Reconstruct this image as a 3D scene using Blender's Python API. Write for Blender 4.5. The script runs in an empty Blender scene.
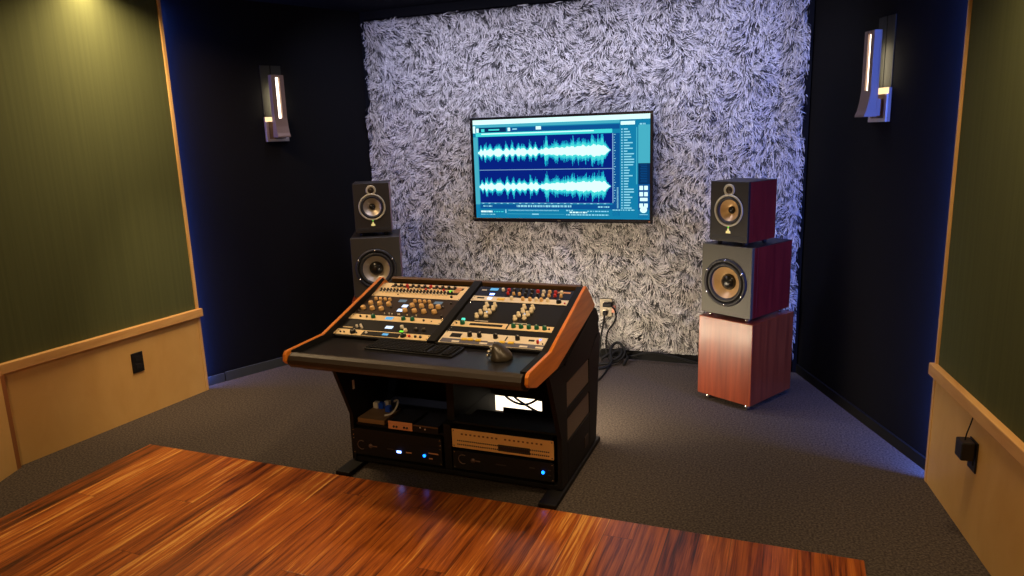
import bpy, bmesh, math, random
import numpy as np
from mathutils import Vector, Matrix
random.seed(7)
RNG = np.random.default_rng(11)
S = bpy.context.scene
COL = S.collection
R = math.radians

# ------------------------------------------------------------------ colours / materials
def lin(v):
    v /= 255.0
    return v / 12.92 if v <= .04045 else ((v + .055) / 1.055) ** 2.4
def rgb(r, g, b): return (lin(r), lin(g), lin(b), 1)

def mat(name, col, rough=.5, metal=0, spec=.5, emit=None, estr=0, noise=0, nscale=40, bump=0, bscale=200, coat=0, sheen=0):
    m = bpy.data.materials.new(name); m.use_nodes = True
    nt = m.node_tree; b = nt.nodes['Principled BSDF']
    b.inputs['Base Color'].default_value = rgb(*col)
    b.inputs['Roughness'].default_value = rough
    b.inputs['Metallic'].default_value = metal
    b.inputs['Specular IOR Level'].default_value = spec
    b.inputs['Coat Weight'].default_value = coat
    b.inputs['Coat Roughness'].default_value = .15
    b.inputs['Sheen Weight'].default_value = sheen
    if emit:
        b.inputs['Emission Color'].default_value = rgb(*emit)
        b.inputs['Emission Strength'].default_value = estr
    if noise or bump:
        tc = nt.nodes.new('ShaderNodeTexCoord')
    if noise:
        n = nt.nodes.new('ShaderNodeTexNoise'); n.inputs['Scale'].default_value = nscale; n.inputs['Detail'].default_value = 5
        nt.links.new(tc.outputs['Object'], n.inputs['Vector'])
        mx = nt.nodes.new('ShaderNodeMixRGB'); mx.blend_type = 'MULTIPLY'; mx.inputs['Fac'].default_value = 1
        mx.inputs['Color1'].default_value = rgb(*col)
        rp = nt.nodes.new('ShaderNodeMapRange'); rp.inputs['From Min'].default_value = .3; rp.inputs['From Max'].default_value = .7
        rp.inputs['To Min'].default_value = 1 - noise; rp.inputs['To Max'].default_value = 1 + noise
        nt.links.new(n.outputs['Fac'], rp.inputs['Value']); nt.links.new(rp.outputs['Result'], mx.inputs['Color2'])
        nt.links.new(mx.outputs['Color'], b.inputs['Base Color'])
    if bump:
        n2 = nt.nodes.new('ShaderNodeTexNoise'); n2.inputs['Scale'].default_value = bscale; n2.inputs['Detail'].default_value = 4
        nt.links.new(tc.outputs['Object'], n2.inputs['Vector'])
        bp = nt.nodes.new('ShaderNodeBump'); bp.inputs['Strength'].default_value = bump; bp.inputs['Distance'].default_value = .004
        nt.links.new(n2.outputs['Fac'], bp.inputs['Height']); nt.links.new(bp.outputs['Normal'], b.inputs['Normal'])
    return m

def glow(name, col, s):
    m = bpy.data.materials.new(name); m.use_nodes = True
    nt = m.node_tree; nt.nodes.clear()
    o = nt.nodes.new('ShaderNodeOutputMaterial'); e = nt.nodes.new('ShaderNodeEmission')
    e.inputs['Color'].default_value = rgb(*col); e.inputs['Strength'].default_value = s
    nt.links.new(e.outputs[0], o.inputs[0]); return m

def veneer(name, c1, c2, rough=.35, scale=(40, 40, 2.2), coat=.2, axis=None):
    """straight-grained wood: stretched noise mixes two wood colours"""
    m = bpy.data.materials.new(name); m.use_nodes = True
    nt = m.node_tree; b = nt.nodes['Principled BSDF']
    tc = nt.nodes.new('ShaderNodeTexCoord'); mp = nt.nodes.new('ShaderNodeMapping')
    mp.inputs['Scale'].default_value = scale
    nt.links.new(tc.outputs['Object'], mp.inputs['Vector'])
    n = nt.nodes.new('ShaderNodeTexNoise'); n.inputs['Scale'].default_value = 1; n.inputs['Detail'].default_value = 6; n.inputs['Distortion'].default_value = .4
    nt.links.new(mp.outputs[0], n.inputs['Vector'])
    r = nt.nodes.new('ShaderNodeValToRGB')
    r.color_ramp.elements[0].position = .3; r.color_ramp.elements[0].color = rgb(*c1)
    r.color_ramp.elements[1].position = .7; r.color_ramp.elements[1].color = rgb(*c2)
    nt.links.new(n.outputs['Fac'], r.inputs[0]); nt.links.new(r.outputs[0], b.inputs['Base Color'])
    b.inputs['Roughness'].default_value = rough; b.inputs['Coat Weight'].default_value = coat
    b.inputs['Coat Roughness'].default_value = .2
    return m

M = {}
M['carpet'] = mat('carpet', (78, 70, 63), .95, spec=.1, noise=.6, nscale=110, bump=.8, bscale=420)
M['black_fabric'] = mat('black_fabric', (19, 19, 21), .95, spec=.05, bump=.3, bscale=500)
M['black_paint'] = mat('black_paint', (13, 14, 16), .9, spec=.1)
M['base'] = mat('baseboard_vinyl', (56, 60, 60), .6, spec=.3)
M['base_black'] = mat('baseboard_black', (14, 14, 14), .7, spec=.2)
M['birch'] = veneer('birch_ply', (208, 162, 92), (222, 180, 110), .5, (6, 6, 3), .1)
M['pine'] = veneer('pine_trim', (196, 146, 86), (216, 172, 110), .45, (30, 3, 30), .1)
M['pinev'] = veneer('pine_trim_vertical', (200, 154, 92), (220, 178, 116), .45, (30, 30, 3), .1)
M['cherry'] = veneer('cherry_veneer', (108, 42, 20), (142, 62, 30), .32, (34, 34, 2.0), .35)
M['redside'] = veneer('red_lacquer_veneer', (98, 22, 20), (122, 32, 26), .3, (30, 30, 3), .3)
M['cheek'] = veneer('oiled_oak', (190, 104, 26), (218, 130, 40), .4, (60, 4, 60), .2)
M['desk_black'] = mat('desk_black', (16, 14, 13), .65, spec=.25, noise=.1)
M['desk_vinyl'] = mat('desk_vinyl', (38, 27, 16), .5, bump=.25, bscale=600)
M['worktop'] = mat('worktop_black', (26, 25, 28), .3, spec=.5)
M['edge_brown'] = mat('edge_brown', (92, 66, 36), .45)
M['vent'] = mat('vent_mesh', (104, 88, 76), .6, noise=.3, nscale=300)
M['gear_black'] = mat('gear_black', (24, 22, 21), .6, spec=.25)
M['gear_brown'] = mat('gear_brown', (50, 38, 28), .6, spec=.25)
M['gear_navy'] = mat('gear_navy', (18, 18, 32), .5, spec=.3)
M['cream'] = mat('panel_cream', (232, 204, 156), .42)
M['white_panel'] = mat('panel_white', (226, 212, 190), .4)
M['peach'] = mat('panel_peach', (214, 150, 104), .45)
M['tan'] = mat('panel_tan', (226, 178, 108), .45)
M['greystrip'] = mat('panel_slate', (92, 92, 108), .4)
M['knob_black'] = mat('knob_black', (18, 17, 18), .3)
M['knob_dark'] = mat('knob_charcoal', (44, 42, 42), .35)
M['knob_green'] = mat('knob_green', (12, 96, 70), .3)
M['knob_gold'] = mat('knob_gold', (222, 178, 116), .4, metal=.15)
M['knob_silver'] = mat('knob_silver', (240, 224, 192), .35, metal=.15)
M['knob_red'] = mat('knob_red', (186, 40, 34), .35)
M['knob_yellow'] = mat('button_yellow', (236, 196, 62), .4)
M['knob_pale'] = mat('knob_pale', (224, 214, 200), .35)
M['chrome'] = mat('chrome', (214, 214, 214), .2, metal=1)
M['steel'] = mat('brushed_steel', (196, 176, 168), .38, metal=.85)
M['steel_dark'] = mat('brushed_bronze', (116, 96, 88), .5, metal=.4)
M['satin_grey'] = mat('satin_grey', (34, 34, 31), .75, spec=.2)
M['baffle'] = mat('baffle_black', (28, 24, 21), .5, bump=.1)
M['baffle_grey_lit'] = mat('baffle_charcoal_lit', (72, 70, 59), .5, bump=.1)  # lighter copy for the right box, lamp light put into the colour
M['rubber'] = mat('rubber', (22, 21, 21), .55)
M['rubber_gloss'] = mat('dust_cap_rubber', (24, 23, 22), .25)
M['cone'] = mat('cone_tan', (198, 162, 114), .35, metal=.3)
M['cone_grey'] = mat('cone_silver', (172, 158, 136), .35, metal=.3)
M['ring'] = mat('driver_ring', (176, 168, 142), .4, metal=.3)
M['tweeter'] = mat('tweeter_dome', (62, 54, 44), .3, metal=.6)
M['gold_badge'] = mat('badge_gold', (238, 224, 150), .35, emit=(238, 226, 150), estr=.35)
M['tv_black'] = mat('tv_bezel', (12, 11, 16), .25)
M['plastic'] = mat('black_plastic', (17, 16, 17), .4)
M['keycap'] = mat('keycap', (20, 19, 20), .6, spec=.2)
M['mouse'] = mat('mouse_charcoal', (54, 47, 38), .35)
M['mouse_silver'] = mat('mouse_silver', (190, 180, 160), .3, metal=.6)
M['cable'] = mat('cable_black', (9, 9, 9), .6, spec=.25)
M['cable_white'] = mat('cable_white', (210, 205, 195), .5)
M['plug_pink'] = mat('plug_salmon', (206, 134, 108), .5)
M['plug_blue'] = mat('plug_blue', (20, 70, 190), .4)
M['box_metal'] = mat('outlet_box', (120, 112, 96), .45, metal=.5)
M['g_white'] = glow('tube_white', (255, 236, 210), 5)
M['g_disp'] = glow('display_white', (205, 222, 250), 1.6)
M['g_disp2'] = glow('display_blue', (110, 185, 230), 1.0)
M['g_dispdim'] = glow('display_dim', (120, 132, 140), .8)
M['g_blue'] = glow('led_blue', (20, 110, 255), 5)
M['g_bluew'] = glow('led_blue_white', (120, 150, 255), 7)
M['g_green'] = glow('led_green', (110, 235, 60), 1.5)
M['g_teal'] = glow('led_teal', (90, 240, 200), 1.4)
M['g_orange'] = glow('led_orange', (255, 120, 30), 1.2)
M['g_bar'] = glow('light_bar_glow', (255, 236, 206), 2.4)

def wood_floor():
    m = bpy.data.materials.new('strand_bamboo'); m.use_nodes = True
    nt = m.node_tree; N = nt.nodes; Lk = nt.links.new; b = N['Principled BSDF']
    def math_(op, a=None, bb=None):
        n = N.new('ShaderNodeMath'); n.operation = op
        for i, v in enumerate((a, bb)):
            if v is None: continue
            if isinstance(v, (int, float)): n.inputs[i].default_value = v
            else: Lk(v, n.inputs[i])
        return n.outputs[0]
    tc = N.new('ShaderNodeTexCoord'); sp = N.new('ShaderNodeSeparateXYZ'); Lk(tc.outputs['Object'], sp.inputs[0])
    W = .118
    px = math_('DIVIDE', sp.outputs[0], W); ix = math_('FLOOR', px); fx = math_('FRACT', px)
    wn = N.new('ShaderNodeTexWhiteNoise'); wn.noise_dimensions = '1D'; Lk(ix, wn.inputs['W'])
    py = math_('ADD', math_('DIVIDE', sp.outputs[1], 1.85), math_('MULTIPLY', wn.outputs['Value'], 7.3))
    iy = math_('FLOOR', py); fy = math_('FRACT', py)
    wn2 = N.new('ShaderNodeTexWhiteNoise'); wn2.noise_dimensions = '2D'
    cb = N.new('ShaderNodeCombineXYZ'); Lk(ix, cb.inputs[0]); Lk(iy, cb.inputs[1]); Lk(cb.outputs[0], wn2.inputs['Vector'])
    # streaky grain, offset per board
    off = N.new('ShaderNodeVectorMath'); off.operation = 'SCALE'; Lk(wn2.outputs['Color'], off.inputs[0]); off.inputs['Scale'].default_value = 30
    ad = N.new('ShaderNodeVectorMath'); ad.operation = 'ADD'; Lk(tc.outputs['Object'], ad.inputs[0]); Lk(off.outputs[0], ad.inputs[1])
    mp = N.new('ShaderNodeMapping'); mp.inputs['Scale'].default_value = (52, 2.2, 1); Lk(ad.outputs[0], mp.inputs['Vector'])
    n1 = N.new('ShaderNodeTexNoise'); n1.inputs['Scale'].default_value = 1; n1.inputs['Detail'].default_value = 8; n1.inputs['Roughness'].default_value = .62; n1.inputs['Distortion'].default_value = .5
    Lk(mp.outputs[0], n1.inputs['Vector'])
    mp2 = N.new('ShaderNodeMapping'); mp2.inputs['Scale'].default_value = (210, 5, 1); Lk(ad.outputs[0], mp2.inputs['Vector'])
    n2 = N.new('ShaderNodeTexNoise'); n2.inputs['Scale'].default_value = 1; n2.inputs['Detail'].default_value = 4; Lk(mp2.outputs[0], n2.inputs['Vector'])
    v = math_('ADD', math_('ADD', math_('MULTIPLY', n1.outputs['Fac'], .95), math_('MULTIPLY', n2.outputs['Fac'], .30)), -.12)
    v = math_('ADD', v, math_('MULTIPLY', math_('SUBTRACT', wn2.outputs['Value'], .5), .22))
    r = N.new('ShaderNodeValToRGB'); e = r.color_ramp.elements
    e[0].position = .24; e[0].color = rgb(36, 15, 6); e[1].position = .74; e[1].color = rgb(232, 168, 84)
    for p_, c_ in ((.35, (98, 44, 15)), (.47, (150, 76, 27)), (.6, (184, 100, 36))):
        q = e.new(p_); q.color = rgb(*c_)
    Lk(v, r.inputs[0])
    # board joints
    ex = math_('MINIMUM', fx, math_('SUBTRACT', 1, fx)); ey = math_('MINIMUM', fy, math_('SUBTRACT', 1, fy))
    j = math_('MINIMUM', math_('MULTIPLY', ex, W), math_('MULTIPLY', ey, 1.85))
    jm = N.new('ShaderNodeMapRange'); Lk(j, jm.inputs['Value']); jm.inputs['From Min'].default_value = .0006; jm.inputs['From Max'].default_value = .0022
    jm.inputs['To Min'].default_value = .35; jm.inputs['To Max'].default_value = 1
    mx = N.new('ShaderNodeMixRGB'); mx.blend_type = 'MULTIPLY'; mx.inputs['Fac'].default_value = 1
    Lk(r.outputs[0], mx.inputs['Color1']); Lk(jm.outputs[0], mx.inputs['Color2'])
    Lk(mx.outputs[0], b.inputs['Base Color'])
    b.inputs['Roughness'].default_value = .3; b.inputs['Coat Weight'].default_value = .3; b.inputs['Coat Roughness'].default_value = .16
    bp_ = N.new('ShaderNodeBump'); bp_.inputs['Strength'].default_value = .25; bp_.inputs['Distance'].default_value = .002
    Lk(math_('ADD', jm.outputs[0], math_('MULTIPLY', n2.outputs['Fac'], .4)), bp_.inputs['Height']); Lk(bp_.outputs[0], b.inputs['Normal'])
    return m
M['wood_floor'] = wood_floor()

def weave(name, col):
    m = mat(name, col, .95, spec=.1)
    nt = m.node_tree; b = nt.nodes['Principled BSDF']
    tc = nt.nodes.new('ShaderNodeTexCoord'); mp = nt.nodes.new('ShaderNodeMapping'); mp.inputs['Scale'].default_value = (60, 60, 1.2)
    nt.links.new(tc.outputs['Object'], mp.inputs['Vector'])
    n = nt.nodes.new('ShaderNodeTexNoise'); n.inputs['Scale'].default_value = 1; n.inputs['Detail'].default_value = 3
    nt.links.new(mp.outputs[0], n.inputs['Vector'])
    r = nt.nodes.new('ShaderNodeValToRGB')
    r.color_ramp.elements[0].position = .3; r.color_ramp.elements[0].color = rgb(*[c * .96 for c in col])
    r.color_ramp.elements[1].position = .7; r.color_ramp.elements[1].color = rgb(*[min(255, c * 1.035) for c in col])
    nt.links.new(n.outputs['Fac'], r.inputs[0]); nt.links.new(r.outputs[0], b.inputs['Base Color'])
    return m
M['green'] = weave('green_fabric', (80, 86, 58))

# ------------------------------------------------------------------ mesh helpers
def box(bm, c, s, mi=0, rot=None):
    r = bmesh.ops.create_cube(bm, size=1)
    mt = Matrix.Translation(c) @ (rot.to_4x4() if rot else Matrix()) @ Matrix.Diagonal((*s, 1))
    bmesh.ops.transform(bm, matrix=mt, verts=r['verts'])
    for f in {f for v in r['verts'] for f in v.link_faces}: f.material_index = mi
def box2(bm, a, b, mi=0):
    box(bm, [(p + q) / 2 for p, q in zip(a, b)], [abs(q - p) for p, q in zip(a, b)], mi)
def lathe(bm, prof, n=24, mt=None, mi=0, cap=True):
    """prof: (radius, height) along local z"""
    rings = []
    for r, h in prof:
        if r < 1e-6: rings.append([bm.verts.new((0, 0, h))])
        else: rings.append([bm.verts.new((r * math.cos(2 * math.pi * k / n), r * math.sin(2 * math.pi * k / n), h)) for k in range(n)])
    fs = []
    for a, b in zip(rings, rings[1:]):
        if len(a) == 1 and len(b) == 1: continue
        for k in range(n):
            k2 = (k + 1) % n
            if len(a) == 1: vs = (a[0], b[k2], b[k])
            elif len(b) == 1: vs = (a[k], a[k2], b[0])
            else: vs = (a[k], a[k2], b[k2], b[k])
            fs.append(bm.faces.new(vs))
    if cap and len(rings[0]) > 1: fs.append(bm.faces.new(rings[0][::-1]))
    if cap and len(rings[-1]) > 1: fs.append(bm.faces.new(rings[-1]))
    for f in fs: f.material_index = mi; f.smooth = True
    if mt is not None: bmesh.ops.transform(bm, matrix=mt, verts=[v for r in rings for v in r])
def prism(bm, pts, x0, x1, axis='x', mi=0):
    """closed outline pts extruded along an axis: x -> pts are (y,z); y -> (x,z); z -> (x,y)"""
    def P(t, q): return {'x': (t, q[0], q[1]), 'y': (q[0], t, q[1]), 'z': (q[0], q[1], t)}[axis]
    a = [bm.verts.new(P(x0, q)) for q in pts]; b = [bm.verts.new(P(x1, q)) for q in pts]
    fs = [bm.faces.new(a[::-1]), bm.faces.new(b)]
    n = len(pts)
    for i in range(n): fs.append(bm.faces.new((a[i], a[(i + 1) % n], b[(i + 1) % n], b[i])))
    for f in fs: f.material_index = mi
    bmesh.ops.recalc_face_normals(bm, faces=fs)
def tube(bm, pts, r, n=8, mi=0, smooth=2):
    pts = [Vector(p) for p in pts]
    for _ in range(smooth):
        q = [pts[0]]
        for a, b in zip(pts, pts[1:]): q += [a * .75 + b * .25, a * .25 + b * .75]
        pts = q + [pts[-1]]
    rings = []; up = Vector((.123, .2, 1)).normalized()
    for i, p in enumerate(pts):
        t = (pts[min(i + 1, len(pts) - 1)] - pts[max(i - 1, 0)]).normalized()
        if abs(t.dot(up)) > .95: up = Vector((1, .1, .2)).normalized()
        u = t.cross(up).normalized(); v = t.cross(u)
        rings.append([bm.verts.new(p + (u * math.cos(2 * math.pi * k / n) + v * math.sin(2 * math.pi * k / n)) * r) for k in range(n)])
    fs = []
    for a, b in zip(rings, rings[1:]):
        for k in range(n): fs.append(bm.faces.new((a[k], a[(k + 1) % n], b[(k + 1) % n], b[k])))
    fs += [bm.faces.new(rings[0][::-1]), bm.faces.new(rings[-1])]
    for f in fs: f.smooth = True; f.material_index = mi
    bmesh.ops.recalc_face_normals(bm, faces=fs)

def root_of(o):
    while o.parent: o = o.parent
    return o
def obj(name, bm, mats, parent=None, bevel=0, local=False, seg=2):
    """link bm as one mesh; geometry is in world space unless local"""
    if parent is not None and not local:
        rt = root_of(parent)
        bmesh.ops.transform(bm, matrix=INV[rt.name], verts=bm.verts)
    me = bpy.data.meshes.new(name); bm.to_mesh(me); bm.free()
    for m_ in (mats if isinstance(mats, (list, tuple)) else [mats]): me.materials.append(m_)
    o = bpy.data.objects.new(name, me); COL.objects.link(o)
    if parent is not None: o.parent = parent
    if bevel:
        b = o.modifiers.new('bevel', 'BEVEL'); b.width = bevel; b.segments = seg; b.limit_method = 'ANGLE'; b.angle_limit = R(40)
    return o
INV = {}
def thing(name, label, cat, loc=(0, 0, 0), rot=(0, 0, 0), group=None):
    o = bpy.data.objects.new(name, None); COL.objects.link(o)
    o.location = loc; o.rotation_euler = rot; o.empty_display_size = .05
    o['label'] = label; o['category'] = cat
    if group: o['group'] = group
    from mathutils import Euler
    INV[o.name] = (Matrix.Translation(loc) @ Euler(rot).to_matrix().to_4x4()).inverted()
    return o
def tag(o, label, cat, group=None, kind=None):
    o['label'] = label; o['category'] = cat
    if group: o['group'] = group
    if kind: o['kind'] = kind
    return o
def struct(name, bm, m, label=None, cat=None, bevel=0, parent=None):
    o = obj(name, bm, m, parent, bevel)
    if parent is None:
        o['kind'] = 'structure'
        if label: o['label'] = label; o['category'] = cat
    return o
def BM(): return bmesh.new()

# ------------------------------------------------------------------ room shell
ZC = 2.43
LA, LB = Vector((-2.0, -1.365)), Vector((-2.096, -2.55))
RA, RB = Vector((2.051, -1.395)), Vector((2.27, -2.85))
def quad_wall(name, a, b, z0, z1, th, side, m, label, cat='wall'):
    """upright slab from a to b (plan), thickness th away from the room (side=+1: left of a->b)"""
    d = (b - a).normalized(); n = Vector((-d.y, d.x)) * side * th
    bm = BM(); prism(bm, [a, b, b + n, a + n], z0, z1, 'z')
    return struct(name, bm, m, label, cat)

bm = BM(); box2(bm, (-3.4, -6.2, -.06), (3.4, .2, 0)); struct('floor', bm, M['carpet'], 'dark grey carpet around the console and speakers', 'floor')
bm = BM(); box2(bm, (-1.655, -5.6, .0005), (1.757, -2.15, .008)); struct('floor_hardwood', bm, M['wood_floor'], 'orange-brown hardwood floor inlay in front of the console', 'floor', bevel=.003)
bm = BM(); box2(bm, (-3.4, -6.2, ZC), (3.4, .2, ZC + .06)); struct('ceiling', bm, M['black_paint'], 'black ceiling', 'ceiling')
bm = BM(); box2(bm, (-3.0, .0, 0), (3.0, .08, ZC)); struct('wall_back', bm, M['black_fabric'], 'black wall behind the shaggy fur covering', 'wall')
quad_wall('wall_left', Vector((-1.51, .0)), Vector((-1.51 - .5463 * 1.75, -1.2836 * 1.75)), 0, ZC, .05, -1, M['black_fabric'], 'black fabric wall left of the fur, with a sconce')
quad_wall('wall_right', Vector((1.512, .0)), Vector((1.512 + .556 * 1.75, -1.27 * 1.75)), 0, ZC, .05, 1, M['black_fabric'], 'black fabric wall right of the fur, with a sconce')
bm = BM(); box2(bm, (-3.0, -6.1, 0), (3.0, -6.0, ZC)); struct('wall_front', bm, M['birch'], 'wall behind the photographer', 'wall')
# baseboards
def strip(a, b, z0, z1, t, side):
    d = (b - a).normalized(); n = Vector((-d.y, d.x)) * side * t
    bm = BM(); prism(bm, [a, b, b + n, a + n], z0, z1, 'z'); return bm
wl = lambda t: Vector((-1.51 - .5463 * t, -1.2836 * t)); wr = lambda t: Vector((1.512 + .556 * t, -1.27 * t))
bm = strip(wl(.0), wl(.93), 0, .062, .012, 1); d_ = strip(wl(.936), wl(1.4), 0, .058, .012, 1)
o = struct('baseboard_left', bm, M['base'], 'grey baseboard along the left black wall', 'baseboard')
struct('baseboard_left_end', d_, M['base'], 'short grey baseboard piece beside the left panel', 'baseboard')
struct('baseboard_right', strip(wr(.0), wr(1.4), 0, .055, .012, -1), M['base_black'], 'dark baseboard along the right black wall', 'baseboard')
bm = BM(); box2(bm, (-1.49, -.03, 0), (1.49, -.001, .075)); struct('baseboard_back', bm, M['base_black'], 'black baseboard under the fur wall covering', 'baseboard')
# narrow black corner trim where the fur meets the side walls
bm = BM(); box2(bm, (-1.515, -.03, 0), (-1.48, -.001, ZC)); struct('trim_1', bm, M['black_paint'], 'black strip at the left corner of the fur wall', 'trim')
bm = BM(); box2(bm, (1.48, -.03, 0), (1.515, -.001, ZC)); struct('trim_2', bm, M['black_paint'], 'black strip at the right corner of the fur wall', 'trim')
bm = BM(); box2(bm, (-1.48, -.045, 2.372), (1.48, -.001, ZC)); struct('trim_3', bm, M['black_paint'], 'black strip above the fur wall covering', 'trim')

# the two side panels: plywood wainscot, shelf-like ledge, green fabric above, wood edge strip
H = .538
def side_panel(side, a, b, s2, tag_):
    d = (b - a).normalized(); out = Vector((-d.y, d.x)) * (1 if side == 'left' else -1)
    if (out.x < 0) != (side == 'left'): out = -out
    Lw = (b - a).length
    def slab(t0, t1, o0, o1, z0, z1):
        bm = BM(); prism(bm, [a + d * t0 + out * o0, a + d * t1 + out * o0, a + d * t1 + out * o1, a + d * t0 + out * o1], z0, z1, 'z'); return bm
    sl = 'left' if side == 'left' else 'right'
    struct('wall_%s_wainscot' % sl, slab(.02, Lw, 0, .03, 0, H - .05), M['birch'], 'pale plywood wainscot on the %s wall' % sl, 'wall')
    struct('wall_%s_fabric' % sl, slab(.018, Lw + .02, .006, .03, H, ZC), M['green'], 'green fabric panel above the %s wainscot' % sl, 'wall')
    struct('trim_%s_ledge' % sl, slab(-.012, Lw + .03, -.022, .034, H - .052, H), M['pine'], 'pine ledge on top of the %s wainscot' % sl, 'trim', bevel=.004)
    struct('trim_%s_edge' % sl, slab(0, .02 if side == 'left' else .012, -.004, .034, H, ZC), M['pinev'], 'pine edge strip of the %s green panel' % sl, 'trim', bevel=.002)
    struct('trim_%s_stile' % sl, slab(0, .022, -.004, .034, 0, H - .052), M['pinev'], 'pine end strip of the %s wainscot' % sl, 'trim', bevel=.002)
    return d, out
dL, oL = side_panel('left', LA, LB, None, 'L')
dR, oR = side_panel('right', RA, RB, None, 'R')
# left wall turns inward after the stile
LC, LD = LB + Vector((.02, -.0)), Vector((-1.62, -3.72))
quad_wall('wall_left_near_wainscot', LC + (LD - LC).normalized() * .03, LD, 0, H - .052, .03, -1, M['birch'], 'plywood wainscot at the near left edge of the room')
quad_wall('wall_left_near_fabric', LC + (LD - LC).normalized() * .03, LD, H, ZC, .03, -1, M['green'], 'green fabric at the near left edge of the room')
bm = strip(LC, LC + (LD - LC).normalized() * .03, 0, H - .052, .03, -1); struct('trim_4', bm, veneer('stile_darker', (136, 80, 36), (156, 98, 48), .5, (30, 30, 3), .1), 'darker corner stile at the left edge of the wainscot', 'trim')  # darker tone than the other wainscot strips
bm = strip(LC + (LD - LC).normalized() * .02, LD, H - .052, H, .05, -1); struct('trim_5', bm, M['pine'], 'pine ledge of the near left wainscot', 'trim')
quad_wall('wall_left_rear', LD, Vector((-1.62, -6.1)), 0, ZC, .05, -1, M['green'], 'left wall beside the photographer')
quad_wall('wall_right_rear', RB, Vector((2.27, -6.1)), 0, ZC, .05, 1, M['green'], 'right wall beside the photographer')

# ------------------------------------------------------------------ shaggy fur covering
def fur():
    X0, X1, Z0, Z1 = -1.488, 1.488, .078, 2.368
    n = 125000
    x = RNG.uniform(X0, X1, n); z = RNG.uniform(Z0, Z1, n)
    def field(seed, f0, k=9):
        r = np.random.default_rng(seed); s = np.zeros(n)
        for i in range(k):
            f = f0 * r.uniform(.5, 1.6); a = r.uniform(0, 2 * np.pi); p = r.uniform(0, 2 * np.pi)
            s += np.sin(f * (x * np.cos(a) + z * np.sin(a)) + p)
        return s / np.sqrt(k / 2)
    # hair lies mostly downwards, swirling from tuft to tuft
    ang = -np.pi / 2 + .34 * field(1, 6) + .36 * field(2, 24) + .30 * field(3, 70) + RNG.normal(0, .38, n)
    lift = .02 + .014 * np.abs(field(4, 20)) + RNG.uniform(0, .016, n)
    Ln = RNG.uniform(.03, .085, n) * (1 + .12 * field(5, 18))
    w = RNG.uniform(.0014, .0028, n)
    curl = .5 * field(6, 30) + RNG.normal(0, .3, n)
    T = np.array([0, .33, .68, 1.0]); WP = np.array([.9, 1., .75, .12])
    P = np.zeros((n, 4, 3)); Dv = np.zeros((n, 4, 2))
    px, pz = x.copy(), z.copy(); prev = 0
    for k, t in enumerate(T):
        a = ang + curl * t
        if k: px = px + np.cos(a) * Ln * (t - prev); pz = pz + np.sin(a) * Ln * (t - prev)
        prev = t
        P[:, k, 0] = px; P[:, k, 2] = pz
        P[:, k, 1] = -.004 - lift * np.sin(np.pi * (.08 + .72 * t))
        Dv[:, k, 0] = -np.sin(a); Dv[:, k, 1] = np.cos(a)
    lim = .006 * np.sin(x * 90) + .004 * np.sin(z * 130)
    P[:, :, 0] = np.clip(P[:, :, 0], X0 - .012, X1 + .012); P[:, :, 2] = np.clip(P[:, :, 2], Z0 - .01, Z1 + .002)
    V = np.zeros((n, 4, 2, 3))
    for sgn, j in ((-1, 0), (1, 1)):
        V[:, :, j, :] = P
        V[:, :, j, 0] += sgn * Dv[:, :, 0] * (w[:, None] * WP)
        V[:, :, j, 2] += sgn * Dv[:, :, 1] * (w[:, None] * WP)
        V[:, :, j, 1] += sgn * RNG.uniform(-.5, .5, n)[:, None] * (w[:, None] * WP)
    verts = V.reshape(-1, 3)
    base = (np.arange(n) * 8)[:, None, None]
    q = np.array([[0, 1, 3, 2], [2, 3, 5, 4], [4, 5, 7, 6]])[None]
    faces = (base + q).reshape(-1, 4)
    me = bpy.data.meshes.new('fur')
    me.vertices.add(len(verts)); me.vertices.foreach_set('co', verts.ravel())
    me.loops.add(faces.size); me.loops.foreach_set('vertex_index', faces.ravel().astype(np.int32))
    me.polygons.add(len(faces)); me.polygons.foreach_set('loop_start', np.arange(0, faces.size, 4, dtype=np.int32))
    me.polygons.foreach_set('loop_total', np.full(len(faces), 4, np.int32))
    me.update(calc_edges=True)
    # natural fibre tone: frosted tips on grey fur, darker fibres in clumps
    tuft = .65 * field(8, 95) + .75 * field(9, 190)
    dark = (tuft + RNG.normal(0, .65, n)) > .62
    tip = np.where(dark, RNG.uniform(.03, .14, n), RNG.uniform(.42, .82, n))
    root = np.where(dark, .02, tip * .45)
    tone = np.stack([root, root + (tip - root) * .6, tip, tip], 1)
    at = me.attributes.new('tone', 'FLOAT', 'POINT')
    at.data.foreach_set('value', np.repeat(tone[:, :, None], 2, 2).ravel().astype(np.float32))
    m = bpy.data.materials.new('shaggy_fur'); m.use_nodes = True; nt = m.node_tree; b = nt.nodes['Principled BSDF']
    a = nt.nodes.new('ShaderNodeAttribute'); a.attribute_name = 'tone'
    mx = nt.nodes.new('ShaderNodeMixRGB'); mx.inputs['Color1'].default_value = (0, 0, 0, 1); mx.inputs['Color2'].default_value = (.98, .95, .92, 1)
    nt.links.new(a.outputs['Fac'], mx.inputs['Fac']); nt.links.new(mx.outputs[0], b.inputs['Base Color'])
    b.inputs['Roughness'].default_value = .6; b.inputs['Specular IOR Level'].default_value = .25
    me.materials.append(m)
    o = bpy.data.objects.new('fur_wall_covering', me); COL.objects.link(o)
    tag(o, 'shaggy grey and white fur covering the whole back wall', 'wall covering', kind='stuff')
    bm = BM(); box2(bm, (X0, -.004, Z0), (X1, -.0005, Z1)); bk = obj('fur_backing', bm, mat('fur_backing', (52, 50, 52), .9), None)
    bk.parent = o
fur()

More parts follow.
